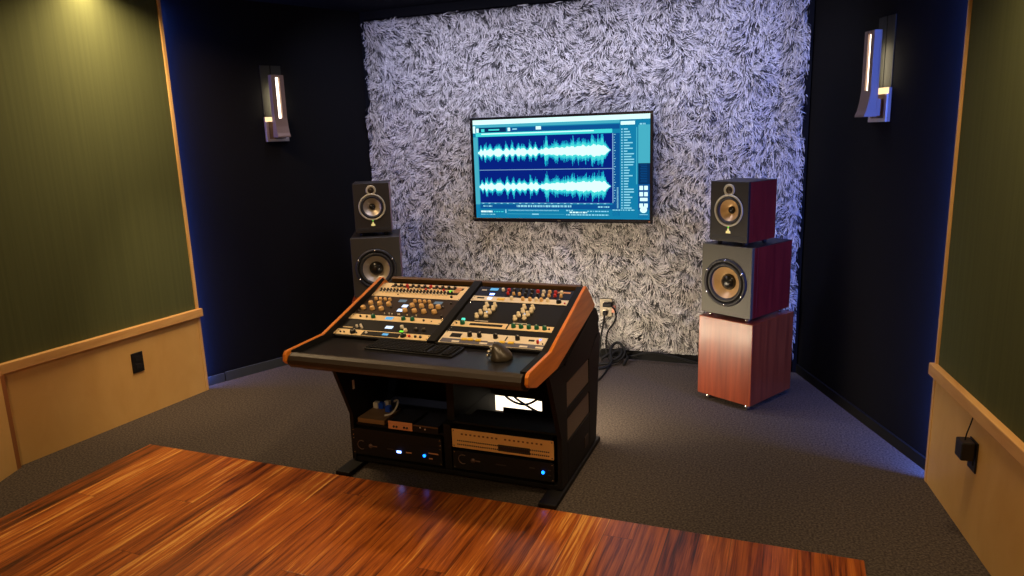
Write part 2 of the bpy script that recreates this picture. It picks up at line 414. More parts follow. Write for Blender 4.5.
# ------------------------------------------------------------------ television
def television():
    x0, x1, z0, z1, yf = -.635, .614, .952, 1.659, -.13
    t = thing('television', 'large flat television showing blue audio waveforms on the fur wall', 'television', ((x0 + x1) / 2, -.07, z0))
    bz = .018; bzb = .026
    bm = BM(); box2(bm, (x0 + .02, yf + .012, z0 + .02), (x1 - .02, -.075, z1 - .02)); box2(bm, (x0 + .4, -.075, z0 + .2), (x1 - .4, -.066, z1 - .2))
    obj('rear_housing', bm, M['tv_black'], t, .004)
    bm = BM()
    box2(bm, (x0, yf - .008, z1 - bz), (x1, yf + .014, z1)); box2(bm, (x0, yf - .008, z0), (x1, yf + .014, z0 + bzb))
    box2(bm, (x0, yf - .008, z0 + bzb), (x0 + bz, yf + .014, z1 - bz)); box2(bm, (x1 - bz, yf - .008, z0 + bzb), (x1, yf + .014, z1 - bz))
    bz_ = obj('bezel', bm, M['tv_black'], t, .002)
    bm = BM(); box(bm, ((x0 + x1) / 2 + .0, yf - .0085, z0 + .012), (.022, .001, .008)); obj('maker_mark', bm, M['chrome'], bz_)
    bm = BM(); box(bm, (x1 - .02, yf - .0085, z0 + .012), (.01, .001, .006)); obj('standby_light', bm, glow('standby', (200, 120, 90), .6), bz_)
    # screen contents in one mesh with emissive materials
    sx0, sx1, sz0, sz1 = x0 + bz, x1 - bz, z0 + bzb, z1 - bz
    mats = [glow('s_teal', (20, 128, 172), 1.0), glow('s_white', (215, 255, 250), 1.15), glow('s_navy', (8, 34, 128), 1.0), glow('s_cyan', (70, 222, 222), 1.0),
            glow('s_halo', (24, 170, 205), 1.0), glow('s_blue', (14, 84, 150), 1.0), glow('s_soft', (72, 178, 200), 1.0), glow('s_dark', (10, 50, 96), 1.0), glow('s_line', (130, 175, 215), 1.0), glow('s_text', (150, 225, 240), 1.0)]
    TE, WH, NV, CY, HA, BL, SO, DK, LI, TX = range(10)
    bm = BM(); depth = [0]
    def poly(pts, mi, lay):
        vs = [bm.verts.new((sx0 + u * (sx1 - sx0), yf - .0002 * lay, sz1 - v * (sz1 - sz0))) for u, v in pts]
        f = bm.faces.new(vs); f.material_index = mi; f.normal_update()
        if f.normal.y > 0: f.normal_flip()
    def rc(u0, v0, u1, v1, mi, lay=1): poly([(u0, v0), (u0, v1), (u1, v1), (u1, v0)], mi, lay)
    rc(0, 0, 1, 1, TE, 0)
    rc(0, 0, 1, .046, WH); rc(.0, .045, 1, .085, CY, 1) if False else None
    rc(0, .046, .84, .075, SO)
    rc(.03, .078, .20, .125, DK); rc(.21, .085, .84, .13, BL)
    rc(.02, .082, .035, .125, WH, 2); rc(.05, .09, .07, .12, CY, 2); rc(.095, .094, .16, .108, CY, 2)
    rc(.21, .084, .225, .118, WH, 2); rc(.238, .094, .265, .106, TX, 2); rc(.375, .08, .405, .112, WH, 2)
    rc(.015, .128, .80, .166, CY); rc(.05, .136, .7, .146, WH, 2)
    rc(.0, .06, .014, .13, WH, 2)
    rc(.0, .17, .026, .86, SO)
    rc(.03, .17, .80, .842, NV)
    rc(.03, .503, .81, .509, LI, 2)
    rc(.80, .17, .84, .97, BL); rc(.80, .17, .805, .842, LI, 2)
    for k in range(26): rc(.808, .18 + k * .0255, .813 + .005 * (k % 3 == 0), .186 + k * .0255, TX, 2)
    for k in range(18): rc(.824, .69 + k * .0115, .832, .696 + k * .0115, TX, 2)
    # waveform envelopes
    BUR = ((.045, .008, .8), (.068, .008, .9), (.10, .018, .95), (.15, .022, .95), (.20, .012, 1.0), (.235, .010, 1.15), (.27, .012, 1.0), (.30, .014, 1.05), (.34, .014, .9), (.37, .014, .95))
    PK = ((.078, .004, .05), (.195, .004, .04), (.235, .005, .05), (.335, .004, .05), (.43, .012, .075), (.437, .004, .05), (.485, .012, .045), (.535, .010, .04), (.585, .010, .05), (.615, .008, .04), (.655, .006, .05), (.69, .006, .08), (.725, .006, .05), (.745, .007, .105))
    def env(u):
        if u < .40: c = .012 + .030 * max(a * math.exp(-((u - m_) / w) ** 2) for m_, w, a in BUR)
        elif u < .42: c = .022
        else: c = .030 + .022 * min(1, (u - .42) / .3)
        c *= 1 + .22 * math.sin(u * 150) * math.sin(u * 61)
        p = c * 1.1 + sum(a * math.exp(-((u - m_) / w) ** 2) for m_, w, a in PK)
        k = 1.0
        if u > .752: k = max(.03, 1 - (u - .752) / .036)
        return c * k, p * k
    NW = 300
    for vc, sd in ((.33, 3), (.678, 5)):
        us = [.026 + (.792 - .026) * k / NW for k in range(NW + 1)]
        for lay, mi in ((2, HA), (3, CY), (4, WH)):
            rr2 = random.Random(sd)
            for k in range(NW):
                u0, u1 = us[k], us[k + 1]; c, p = env((u0 + u1) / 2)
                j1 = rr2.uniform(.35, 1.0); j2 = rr2.uniform(.35, 1.0)
                if lay == 2: h1 = c + (p + .012) * j1; h2 = c + (p + .012) * j2
                elif lay == 3: h1 = c + p * .62 * j1; h2 = c + p * .62 * j2
                else: h1 = c * (.75 + .35 * j1); h2 = c * (.75 + .35 * j2)
                h1 = min(h1, .155); h2 = min(h2, .155)
                rc(u0, vc - h1, u1, vc + h2, mi, lay)
    # bottom rulers and transport
    for k in range(20): rc(.04 + k * .0375, .846, .052 + k * .0375, .852, TX, 2)
    rc(.03, .842, .785, .845, LI, 2)
    rc(.026, .858, .84, .905, BL)
    rr = random.Random(9)
    def words(u, v, u1, h, mi, gap=.004):
        while u < u1:
            w = rr.uniform(.004, .016); rc(u, v, min(u + w, u1), v + h, mi, 2); u += w + gap * rr.uniform(.6, 1.6)
    words(.045, .872, .1, .012, TX); words(.25, .866, .57, .02, TX); words(.72, .874, .785, .014, TX)
    rc(.026, .905, 1, 1, TE); words(.03, .925, .1, .018, WH, .002); words(.11, .93, .17, .01, CY); words(.03, .96, .12, .008, TX)
    rc(.18, .912, .186, .95, TX, 2)
    for k in range(40): rc(.2 + k * .0075, .915, .204 + k * .0075, .925, TX, 2)
    rc(.19, .955, .53, .959, SO, 2); rc(.34, .952, .38, .964, TX, 2)
    words(.54, .912, .58, .012, TX); words(.56, .93, .66, .014, WH); words(.54, .955, .78, .012, TX); words(.66, .92, .78, .01, TX)
    words(.80, .905, .92, .01, TX)
    # browser list and monitor column
    rc(.845, .13, .925, .905, TE); rc(.845, .062, .92, .095, WH, 2); words(.945, .085, .975, .014, TX)
    for k in range(30):
        v = .13 + k * .026
        rc(.848, v, .855, v + .013, TX, 2); rc(.862, v, .862 + rr.uniform(.018, .055), v + .011, TX, 2)
    rc(.927, .12, .932, .66, SO, 2)
    rc(.938, .1, 1, .46, SO); rc(.938, .46, 1, .66, DK); rc(.938, .66, 1, .99, BL)
    for k in range(11): rc(.948 + .004 * (k % 2), .475 + k * .016, .985, .479 + k * .016, BL, 2)
    for v in (.675, .735, .79, .845):
        if v == .79: rc(.948, v, .988, v + .032, WH, 2)
        else: rc(.945, v, .964, v + .04, WH, 2); rc(.97, v, .989, v + .04, WH, 2)
    poly([(.967 + .019 * math.cos(a), .905 + .032 * math.sin(a)) for a in [2 * math.pi * k / 16 for k in range(16)]], WH, 3)
    rc(.945, .95, .99, .955, TX, 2)
    obj('screen', bm, mats, t)
television()

# ------------------------------------------------------------------ speakers
def rings_obj(name, prof, cx, yf, cz, m, parent, n=36, cap=False):
    """lathe profile (radius, forward distance) on a front face; forward is local -y"""
    bm = BM(); mt = Matrix.Translation((cx, yf, cz)) @ Matrix.Rotation(R(90), 4, 'X')
    lathe(bm, prof, n, mt, cap=cap); bmesh.ops.recalc_face_normals(bm, faces=bm.faces)
    LAST[0] = obj(name, bm, m, parent, local=True); return LAST[0]
LAST = [None]
def feet(t, w, d, z, h, r, m, inset=.035):
    for sx in (-1, 1):
        for sy in (0, 1):
            bm = BM(); lathe(bm, [(r * .9, z), (r, z + h * .25), (r, z + h)], 16, Matrix.Translation((sx * (w / 2 - inset), (inset if sy == 0 else d - inset), 0)))
            obj('foot', bm, m, t, local=True)
def holed(bm, w, z0, z1, y0, y1, cx, cz, r, n=48):
    """front board with a round driver opening"""
    def edge(a):
        c, s_ = math.cos(a), math.sin(a); k = 1e9
        if c > 1e-6: k = min(k, (w / 2 - cx) / c)
        if c < -1e-6: k = min(k, (-w / 2 - cx) / c)
        if s_ > 1e-6: k = min(k, (z1 - cz) / s_)
        if s_ < -1e-6: k = min(k, (z0 - cz) / s_)
        return (cx + c * k, cz + s_ * k)
    an = sorted([2 * math.pi * k / n for k in range(n)] + [math.atan2(z - cz, x - cx) % (2 * math.pi) for x in (-w / 2, w / 2) for z in (z0, z1)])
    L = []
    for a in an:
        e = edge(a); c = (cx + r * math.cos(a), cz + r * math.sin(a))
        L.append([bm.verts.new(p) for p in ((e[0], y0, e[1]), (c[0], y0, c[1]), (c[0], y1, c[1]), (e[0], y1, e[1]))])
    for a, b in zip(L, L[1:] + L[:1]):
        for i in range(4): bm.faces.new((a[i], b[i], b[(i + 1) % 4], a[(i + 1) % 4]))
    bmesh.ops.recalc_face_normals(bm, faces=bm.faces)
def plinth(x, y, th, lab):
    w, d, h0, h1 = .346, .42, .036, .5
    t = thing('speaker_plinth', lab, 'plinth', (x, y, 0), (0, 0, th), 'cherry speaker plinths')
    bm = BM(); box2(bm, (-w / 2, 0, h0), (w / 2, d, h1)); obj('cabinet', bm, M['cherry'], t, .004, local=True)
    feet(t, w, d, 0, h0, .016, M['chrome'], .045)
    return t
def subwoofer(x, y, th, lab, bafm):
    w, d, f, h = .315, .40, .024, .39
    t = thing('large_speaker', lab, 'speaker', (x, y, .5), (0, 0, th), 'large woofer boxes on the plinths')
    bm = BM(); holed(bm, w, f, f + h - .004, .0225, .055, -.004, f + h * .47, .117); box2(bm, (-w / 2, .055, f), (w / 2, d, f + h - .004)); obj('cabinet', bm, M['redside'], t, .004, local=True)
    bm = BM(); box2(bm, (-w / 2 + .001, .024, f + h - .004), (w / 2 - .001, d - .001, f + h)); obj('top_panel', bm, M['baffle'], t, .001, local=True)
    cz = f + h * .47; cx = -.004
    bm = BM(); holed(bm, w, f, f + h, 0, .022, cx, cz, .117); obj('baffle', bm, bafm, t, .006, local=True, seg=3)
    rings_obj('driver_frame', [(.134, .0005), (.132, .008), (.126, .011), (.118, .010), (.113, .002), (.112, -.02)], cx, 0, cz, M['rubber'], t); wf = LAST[0]
    su = rings_obj('surround', [(.1125, .0), (.108, .007), (.101, .010), (.093, .007), (.087, -.001)], cx, 0, cz, M['rubber'], wf)
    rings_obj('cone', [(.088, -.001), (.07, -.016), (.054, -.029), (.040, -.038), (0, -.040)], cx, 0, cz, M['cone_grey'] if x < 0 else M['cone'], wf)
    rings_obj('dust_cap', [(.046, -.034), (.042, -.024), (.032, -.014), (.017, -.008), (0, -.006)], cx, 0, cz, M['rubber_gloss'], wf)
    for k in range(6):
        a = R(90 + 60 * k); bm = BM()
        lathe(bm, [(.0068, .0), (.0068, .013), (.004, .015), (0, .015)], 10, Matrix.Translation((cx + .125 * math.cos(a), 0, cz + .125 * math.sin(a))) @ Matrix.Rotation(R(90), 4, 'X'))
        obj('screw', bm, M['chrome'], wf, local=True)
    feet(t, w, d, 0, f, .014, M['chrome'], .04)
def monitor(x, y, th, lab):
    w, d, f, h = .234, .272, .024, .322
    t = thing('monitor_speaker', lab, 'speaker', (x, y, .5 + .414), (0, 0, th), 'small monitor speakers on top of the stacks')
    bm = BM(); holed(bm, w, f, f + h - .003, .0185, .045, 0, f + .168, .0775); box2(bm, (-w / 2, .045, f), (w / 2, d, f + h - .003)); obj('cabinet', bm, M['redside'], t, .003, local=True)
    bm = BM(); box2(bm, (-w / 2 + .001, .020, f + h - .003), (w / 2 - .001, d - .001, f + h)); obj('top_panel', bm, M['baffle'], t, .001, local=True)
    cz = f + .168; tz = f + .277
    bm = BM(); holed(bm, w, f, f + h, 0, .018, 0, cz, .0775); bf = obj('baffle', bm, M['baffle'], t, .005, local=True, seg=3)
    bm = BM(); box2(bm, (-w / 2 + .012, -.0008, f + .012), (w / 2 - .012, .002, f + .032)); obj('bass_port', bm, M['rubber'], bf, .001, local=True)
    cz = f + .168; tz = f + .277
    rings_obj('driver_frame', [(.087, .0005), (.087, .006), (.082, .008), (.076, .003), (.0755, -.015)], 0, 0, cz, M['ring'], t); wf = LAST[0]
    rings_obj('surround', [(.076, .001), (.072, .007), (.067, .008), (.061, .004), (.058, -.002)], 0, 0, cz, M['rubber'], wf)
    rings_obj('cone', [(.059, -.002), (.046, -.012), (.034, -.022), (.020, -.030), (0, -.032)], 0, 0, cz, M['cone'] if x > 0 else M['cone_grey'], wf)
    rings_obj('dust_cap', [(.021, -.029), (.017, -.020), (.010, -.014), (0, -.012)], 0, 0, cz, M['rubber_gloss'], wf)
    rings_obj('tweeter_ring', [(.033, 0), (.033, .004), (.028, .006), (.020, .003)], 0, 0, tz, M['ring'], t); tw = LAST[0]
    rings_obj('tweeter_dome', [(.021, .001), (.017, .006), (.009, .002), (.006, .005), (0, .006)], 0, 0, tz, M['tweeter'], tw)
    zb = f + .045
    bm = BM()
    prism(bm, [(-.014, zb), (.014, zb), (.012, zb + .012), (.006, zb + .014), (.003, zb + .026), (-.003, zb + .026), (-.006, zb + .014), (-.012, zb + .012)], -.004, -.0002, 'y')
    obj('badge', bm, M['gold_badge'], bf, local=True)
    bm = BM(); lathe(bm, [(.004, 0), (.004, .003), (0, .004)], 12, Matrix.Translation((0, 0, f + .079)) @ Matrix.Rotation(R(90), 4, 'X')); obj('power_light', bm, M['g_green'], bf, local=True)
    feet(t, w, d, 0, f, .013, M['rubber'], .04)
TH = R(28.7)
fwd = lambda th: Vector((math.sin(-th) * -1 * -1, 0))
def back(p, th, k):   # move k metres towards the back of a unit turned by th
    return (p[0] - math.sin(th) * k, p[1] + math.cos(th) * k)
pr_, sr_, mr_ = (1.1305, -.729), (1.127, -.718), (1.133, -.728)
plinth(*pr_, -TH, 'cherry veneer plinth box standing right of the console on silver feet')
subwoofer(*sr_, -TH, 'large charcoal woofer box with red sides, on the right plinth', M['baffle_grey_lit'])
monitor(*mr_, -TH, 'small black monitor speaker with red side, atop the right stack')
pl_, sl_, ml_ = (-1.075, -.75), (-1.075, -.740), (-1.118, -.676)
plinth(*pl_, TH, 'cherry plinth box half hidden behind the console, under the left speakers')
subwoofer(*sl_, TH, 'large dark woofer box behind the console, beneath the left monitor', mat('baffle_dark', (48, 45, 40), .5, bump=.1))  # same baffle without the light put into the right one's colour
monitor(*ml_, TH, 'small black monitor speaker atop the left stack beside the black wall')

# ------------------------------------------------------------------ sconces
def sconce(p, y_axis, lab):
    yx, yy = y_axis; rz = math.atan2(-yx, yy)    # local y = into the wall
    t = thing('wall_sconce', lab, 'wall lamp', (p[0], p[1], 1.545), (0, 0, rz), 'wall sconces on the black walls')
    bm = BM(); box2(bm, (-.08, -.014, 0), (.08, 0, .16)); bp_ = obj('back_plate', bm, M['steel_dark'], t, .002, local=True)
    bm = BM(); box2(bm, (-.08, -.024, 0), (.08, -.0142, .018)); box2(bm, (-.08, -.024, .0185), (-.06, -.0142, .13)); box2(bm, (.06, -.024, .0185), (.08, -.0142, .13)); obj('rim', bm, M['steel'], bp_, .002, local=True)
    bm = BM(); box2(bm, (-.078, -.021, .1305), (.078, -.0142, .16)); obj('glow_slot', bm, glow('slot_glow', (255, 214, 158), 1.6), bp_, .001, local=True)
    bm = BM(); box2(bm, (-.074, -.003, .162), (-.004, -.0005, .49)); box2(bm, (.004, -.003, .162), (.074, -.0005, .49)); obj('streak_strip', bm, M['satin_grey'], t, .001, local=True)  # added strips catching lamp light, in place of a lit streak on the wall
    # upright channel with a slot for the tube, flaring outwards at the bottom
    bm = BM()
    box2(bm, (-.045, -.053, .055), (.045, -.047, .425)); 
    box2(bm, (-.045, -.085, .055), (-.014, -.053, .425)); box2(bm, (.014, -.085, .055), (.045, -.053, .425))
    box2(bm, (-.013, -.085, .055), (.013, -.053, .14)); box2(bm, (-.013, -.085, .413), (.013, -.053, .425))
    prism(bm, [(-.085, .15), (-.092, .095), (-.101, .055), (-.110, .034), (-.110, .026), (-.045, .026), (-.045, .055), (-.0845, .0555)], -.045, .045, 'x')
    obj('housing', bm, M['steel_dark'], t, .0015, local=True)
    bm = BM(); box2(bm, (-.03, -.048, .03), (.03, -.0145, .11)); obj('arm', bm, M['steel_dark'], t, .002, local=True)
    bm = BM(); lathe(bm, [(0, .143), (.009, .146), (.009, .408), (0, .411)], 14, Matrix.Translation((0, -.071, 0))); obj('tube', bm, M['g_white'], t, local=True)
    bm = BM(); box2(bm, (-.022, -.0465, .165), (.022, -.0425, .35)); obj('rear_lamp', bm, glow('rear_lamp', (255, 236, 196), 22), t, local=True)
pL = wl(.76 / 1.395); nL = Vector((1.2836, -.5463)).normalized()
sconce(pL + nL * .001, (-nL.x, -nL.y), 'lit slim metal sconce on the black wall above the left speakers')
pR = wr(.808 / 1.386); nR = Vector((-1.27, -.556)).normalized()
sconce(pR + nR * .001, (-nR.x, -nR.y), 'lit slim metal sconce on the black wall at upper right')

# ------------------------------------------------------------------ console desk
SL = math.atan2(.155, .52)
def rackpt(s, off=-.03):   # world y,z at slope distance s, offset normal to the sloped face
    return (-2.16 - off * math.sin(SL) + s * math.cos(SL), .697 + off * math.cos(SL) + s * math.sin(SL))
DX0, DX1 = -.494, .594
def desk():
    t = thing('console_desk', 'black mixing console desk with orange wood cheeks and sloping rack bays', 'console desk', (.047, -1.75, 0))
    body = [(-2.02, .03), (-2.02, .265), (-2.15, .565), (-2.17, .603), (-2.14, .63), rackpt(-.02, -.04), rackpt(.56, -.04), (-1.49, .738), (-1.42, .70), (-1.372, .635), (-1.352, .56), (-1.40, .33), (-1.452, .03)]
    # frames in front of the recessed side vents are cut out of the outer skin: inner skin + outer frame strips
    for x0, x1, out in ((DX0 + .018, DX0 + .0325, DX0 + .012), (DX1 - .0325, DX1 - .018, DX1 - .012)):
        bm = BM(); prism(bm, body, x0, x1); sp = obj('side_panel', bm, M['desk_black'], t, .002)
        xo0, xo1 = sorted((x1 if out > x1 else x0, out))
        fr = BM()
        prism(fr, [(-2.02, .03), (-2.02, .265), (-2.15, .565), (-2.17, .594), (-1.93, .57), (-1.93, .03)], xo0, xo1)
        prism(fr, [(-1.93, .49), (-1.945, .58), (-1.49, .705), (-1.42, .70), (-1.372, .635), (-1.56, .49)], xo0, xo1)
        prism(fr, [(-1.57, .03), (-1.57, .49), (-1.40, .57), (-1.352, .56), (-1.40, .33), (-1.452, .03)], xo0, xo1)
        prism(fr, [(-1.93, .03), (-1.93, .215), (-1.57, .215), (-1.57, .03)], xo0, xo1)
        prism(fr, [(-1.93, .325), (-1.93, .37), (-1.57, .37), (-1.57, .325)], xo0, xo1)
        obj('side_frame', fr, M['desk_black'], t, .002)
        for z0, z1, y0, y1 in ((.375, .485, -1.925, -1.575), (.22, .32, -1.925, -1.575)):
            bm = BM(); box2(bm, (xo0 if out > x1 else xo1 - .003, y0, z0), (xo0 + .003 if out > x1 else xo1, y1, z1)); obj('vent_panel', bm, M['vent'], t)
    # wood cheeks
    cheek = [(-2.440, .655), (-2.436, .682), (-2.424, .694), (-2.405, .696), (-2.165, .700), (-1.645, .857), (-1.628, .852), (-1.498, .742), (-1.495, .728), (-2.09, .606), (-2.345, .612), (-2.425, .640)]
    for x0, x1 in ((DX0, DX0 + .0175), (DX1 - .0152, DX1)):
        bm = BM(); prism(bm, cheek, x0, x1); obj('side_cheek', bm, M['cheek'], t, .004)
    liner = [(-2.40, .620), (-2.40, .692), (-2.165, .6965), (-1.645, .8535), (-1.63, .84), (-2.10, .64)]
    for x0, x1 in ((DX0 + .0177, DX0 + .0192), (DX1 - .045, DX1 - .0158)):
        bm = BM(); prism(bm, liner, x0, x1); obj('inner_liner', bm, M['desk_black'], t, .001)
    xi0, xi1 = DX0 + .034, DX1 - .034
    # work surface and padded front edge
    bm = BM(); box2(bm, (xi0 - .014, -2.375, .640), (xi1 + .004, -2.105, .668)); box2(bm, (xi0, -2.36, .600), (xi1, -2.09, .640)); obj('work_surface', bm, M['worktop'], t, .002)
    bm = BM(); prism(bm, [(-2.375, .618), (-2.42, .626), (-2.434, .642), (-2.434, .660), (-2.424, .676), (-2.405, .684), (-2.375, .678)], xi0 - .0145, xi1 + .004)
    obj('front_bolster', bm, M['desk_vinyl'], t, .004)
    # sloped rack frame
    bm = BM()
    def bar(x0, x1, s0, s1, o0, o1):
        prism(bm, [rackpt(s0, o0), rackpt(s1, o0), rackpt(s1, o1), rackpt(s0, o1)], x0, x1)
    bar(.012, .053, .04, .588, -.075, -.018)
    obj('centre_divider', bm, M['desk_black'], t, .002)
    for x0, x1 in ((xi0, .0115), (.0535, xi1 - .012)):
        bm = BM(); bar(x0, x1, .036, .046, -.05, -.026); obj('rack_rail', bm, M['desk_black'], t, .001)
    bm = BM(); bar(xi0, xi1 - .012, .5895, .612, -.05, -.026); obj('rear_rail', bm, M['edge_brown'], t, .003)
    bm = BM(); prism(bm, [rackpt(.613, -.05), rackpt(.60, -.07), (-1.52, .70), (-1.5, .715)], xi0, xi1); obj('rear_cover', bm, M['desk_black'], t)
    # lower bays
    bm = BM(); box2(bm, (.014, -1.965, .266), (.0515, -1.48, .62)); box2(bm, (.014, -2.012, .046), (.0515, -1.48, .266)); obj('centre_panel', bm, M['desk_black'], t, .002)
    bm = BM(); box2(bm, (xi0 + .0005, -2.015, .024), (xi1 - .0005, -1.46, .045)); obj('bottom_panel', bm, M['desk_black'], t, .002)
    bm = BM(); box2(bm, (xi0 + .0005, -2.0, .2015), (.0135, -1.62, .213)); obj('shelf', bm, M['desk_black'], t, .001)
    bm = BM(); box2(bm, (.052, -1.99, .2655), (xi1 - .0005, -1.90, .277)); obj('shelf', bm, M['desk_black'], t, .001)
    # added panel blocking lamp light, cut to leave the L-shaped bright patch
    bm = BM()
    for a, b_ in (((xi0 + .0005, .046), (.02, .60)), ((.02, .046), (xi1 - .0005, .095)), ((.02, .095), (.03, .60)), ((.03, .215), (.305, .60)), ((.305, .095), (xi1 - .0005, .60)), ((.09, .095), (.305, .152))):
        box2(bm, (a[0], -1.475, a[1]), (b_[0], -1.468, b_[1]))
    obj('rear_light_block', bm, M['desk_black'], t)
    # foot bars
    for x0, x1 in ((-.497, -.420), (.512, .59)):
        bm = BM(); box2(bm, (x0, -2.145, 0), (x1, -1.40, .0235)); obj('foot_bar', bm, M['desk_black'], t, .004)
    # small catch on the inner face of the left side, connector plate on the outer right side
    bm = BM(); box2(bm, (xi0, -2.008, .384), (xi0 + .006, -1.996, .428)); obj('catch', bm, M['cable_white'], t, .001)
    bm = BM(); box2(bm, (DX1 - .0125, -1.665, .07), (DX1 - .0095, -1.605, .125)); obj('connector_plate', bm, M['gear_brown'], t, .001)
desk()

# ------------------------------------------------------------------ rack units
UH = .0445
def knob_mesh(r, h, m, pointer=None, stepped=False):
    bm = BM()
    if stepped: lathe(bm, [(r, 0), (r * .97, h * .45), (r * .72, h * .5), (r * .68, h * .95), (r * .5, h), (0, h)], 14)
    else: lathe(bm, [(r * 1.05, 0), (r, h * .2), (r * .88, h * .92), (r * .75, h), (0, h)], 14)
    if pointer: box(bm, (0, r * .5, h + .0004), (r * .22, r * .7, .001), 1)
    me = bpy.data.meshes.new('knob'); bm.to_mesh(me); bm.free(); me.materials.append(m)
    if pointer: me.materials.append(pointer)
    return me
KM = {}
def knob(t, x, y, r, h, mk, z=.0022, name='knob', stepped=False, ptr=True):
    key = (r, h, mk, stepped)
    if key not in KM: KM[key] = knob_mesh(r, h, M[mk], M['knob_pale'] if mk in ('knob_black', 'knob_dark', 'knob_green') and ptr else None, stepped)
    o = bpy.data.objects.new(name, KM[key]); COL.objects.link(o); o.parent = t; o.location = (x, y, z); o.rotation_euler = (0, 0, random.uniform(-2, 2)); return o
def plate(t, name, x0, y0, x1, y1, m, z0=.0022, z1=.004, bevel=0):
    bm = BM(); box2(bm, (x0, y0, z0), (x1, y1, z1)); return obj(name, bm, m, t, bevel, local=True)
def rack(lab, xl, s0, units, face, group, flat=None, depth=.05, name='rack_unit', w=.482, y0=None, h=None, cat='rack unit'):
    """local x along the width from the left edge, y up the face, z out of the face"""
    h = h or units * UH - .0006
    if flat is None:
        y, z = rackpt(s0); loc = (xl, y, z); rot = (SL, 0, 0)
    else: loc = (xl, flat, s0); rot = (R(90), 0, 0)
    t = thing(name, lab, cat, loc, rot, group)
    bm = BM(); box2(bm, (0, 0, -.0008), (w, h, .0022))
    if w > .4:
        for ex in (.008, w - .008):
            for ey in ((.008, h - .008) if units > 1 else (.01, h - .01)):
                lathe(bm, [(.0035, .0022), (.003, .0035), (0, .0036)], 8, Matrix.Translation((ex, ey, 0)), 1)
    obj('faceplate', bm, [face, M['chrome'] if face not in (M['cream'], M['tan'], M['white_panel']) else M['knob_dark']], t, .0008, local=True)
    bm = BM(); box2(bm, (.016 if w > .4 else .004, .002, -depth), (w - .016 if w > .4 else w - .004, h - .002, -.0012)); obj('chassis', bm, M['gear_black'], t, local=True)
    return t, h
SB = .052; XL, XR = -.4745, .060
G1, G2 = 'rack units in the left sloping bay', 'rack units in the right sloping bay'
# --- left bay, front to back
t, h = rack('cream and black rack strip nearest the keyboard, with blue display', XL, SB, 1, M['cream'], G1)
plate(t, 'display_window', .145, .003, .335, h - .008, M['gear_black']); plate(t, 'display', .25, .012, .278, .026, M['g_disp2'], .004, .006)
knob(t, .095, .02, .014, .014, 'knob_black'); knob(t, .355, .02, .014, .014, 'knob_black')
for x in (.03, .05, .115): knob(t, x, .016, .004, .006, 'knob_dark')
for x, mk in ((.165, 'knob_pale'), (.385, 'knob_red'), (.415, 'knob_dark'), (.44, 'knob_dark')): knob(t, x, .02, .006, .008, mk)
plate(t, 'indicator', .372, .02, .38, .03, M['g_orange'], .0022, .005)
t, h = rack('black rack unit with white display behind the front cream strip', XL, SB + UH, 2, M['gear_black'], G1)
plate(t, 'display', .232, .026, .268, .046, M['g_disp']); plate(t, 'indicator', .318, .006, .336, .016, M['g_green'])
plate(t, 'label_strip', .02, .01, .07, .016, M['cream'])
for x, y in ((.09, .02), (.105, .03), (.12, .014)): knob(t, x, y, .006, .012, 'knob_pale')
for x, y, mk in ((.315, .04, 'knob_pale'), (.345, .016, 'knob_silver'), (.39, .03, 'knob_dark'), (.43, .03, 'knob_dark')): knob(t, x, y, .009, .013, mk)
t, h = rack('cream rack strip with three green knobs and blue logo plate', XL, SB + 3 * UH, 1, M['cream'], G1)
for x in (.125, .285, .332): knob(t, x, .022, .0105, .015, 'knob_green')
for x in (.055, .09, .39): knob(t, x, .022, .005, .008, 'knob_dark')
plate(t, 'logo_plate', .19, .012, .228, .034, M['g_disp2'])
knob(t, .43, .02, .003, .004, 'knob_dark')
t, h = rack('tall brown equaliser with rows of gold knobs and lit meters', XL, SB + 4 * UH, 4, M['gear_brown'], G1)
for half, cx in ((0, 0), (1, .215)):
    for k in range(4): knob(t, .05 + cx + k * .026, .138, .0085, .014, 'knob_gold')
    for r_, (y, n_, x_) in enumerate(((.095, 3, .045), (.048, 3, .03))):
        for k in range(n_): knob(t, x_ + cx + k * .05 + (.012 if half else 0), y, .0125, .017, 'knob_gold')
    for k in range(3): knob(t, .068 + cx + k * .05, .072, .006, .009, 'knob_dark')
for k in range(2): knob(t, .41, .05 + k * .045, .0125, .017, 'knob_gold')
plate(t, 'meter', .176, .130, .216, .152, M['g_dispdim']); plate(t, 'meter', .218, .084, .246, .106, M['g_disp']); plate(t, 'meter', .213, .044, .242, .066, M['g_disp']); plate(t, 'meter', .366, .130, .408, .152, M['g_dispdim'])
for x, y in ((.02, .02), (.46, .02), (.455, .14), (.43, .10)): knob(t, x, y, .005, .008, 'knob_dark')
for k in range(8): knob(t, .165 + k * .004 * (k % 2) + k * .02, .015, .003, .006, 'knob_silver')
t, h = rack('tall cream patch unit at rear left with rows of dark knobs', XL, SB + 8 * UH, 3, M['cream'], G1)
plate(t, 'dark_band', .02, .045, .45, .066, M['gear_black'], .0022, .0028); plate(t, 'dark_band', .06, .092, .46, .112, M['gear_brown'], .0022, .0028)
for k in range(22): knob(t, .03 + k * .0185, .055, .0055, .014, 'knob_dark', z=.0028, ptr=False)
for k in range(20): knob(t, .045 + k * .0185, .036, .004, .012, 'knob_pale')
for k in range(11): knob(t, .085 + k * .033, .102, .0085, .014, ('knob_dark', 'knob_black', 'knob_red', 'knob_dark')[k % 4 if k in (2, 6, 9) else 0], z=.0028)
for k in range(9): knob(t, .1 + k * .033, .08, .0055, .01, ('knob_silver', 'knob_gold', 'knob_red')[k % 3])
plate(t, 'indicator', .395, .07, .41, .084, M['g_green']); plate(t, 'button', .42, .092, .45, .112, M['peach'], .0028, .006); plate(t, 'button', .42, .07, .45, .084, M['peach'], .0022, .006)
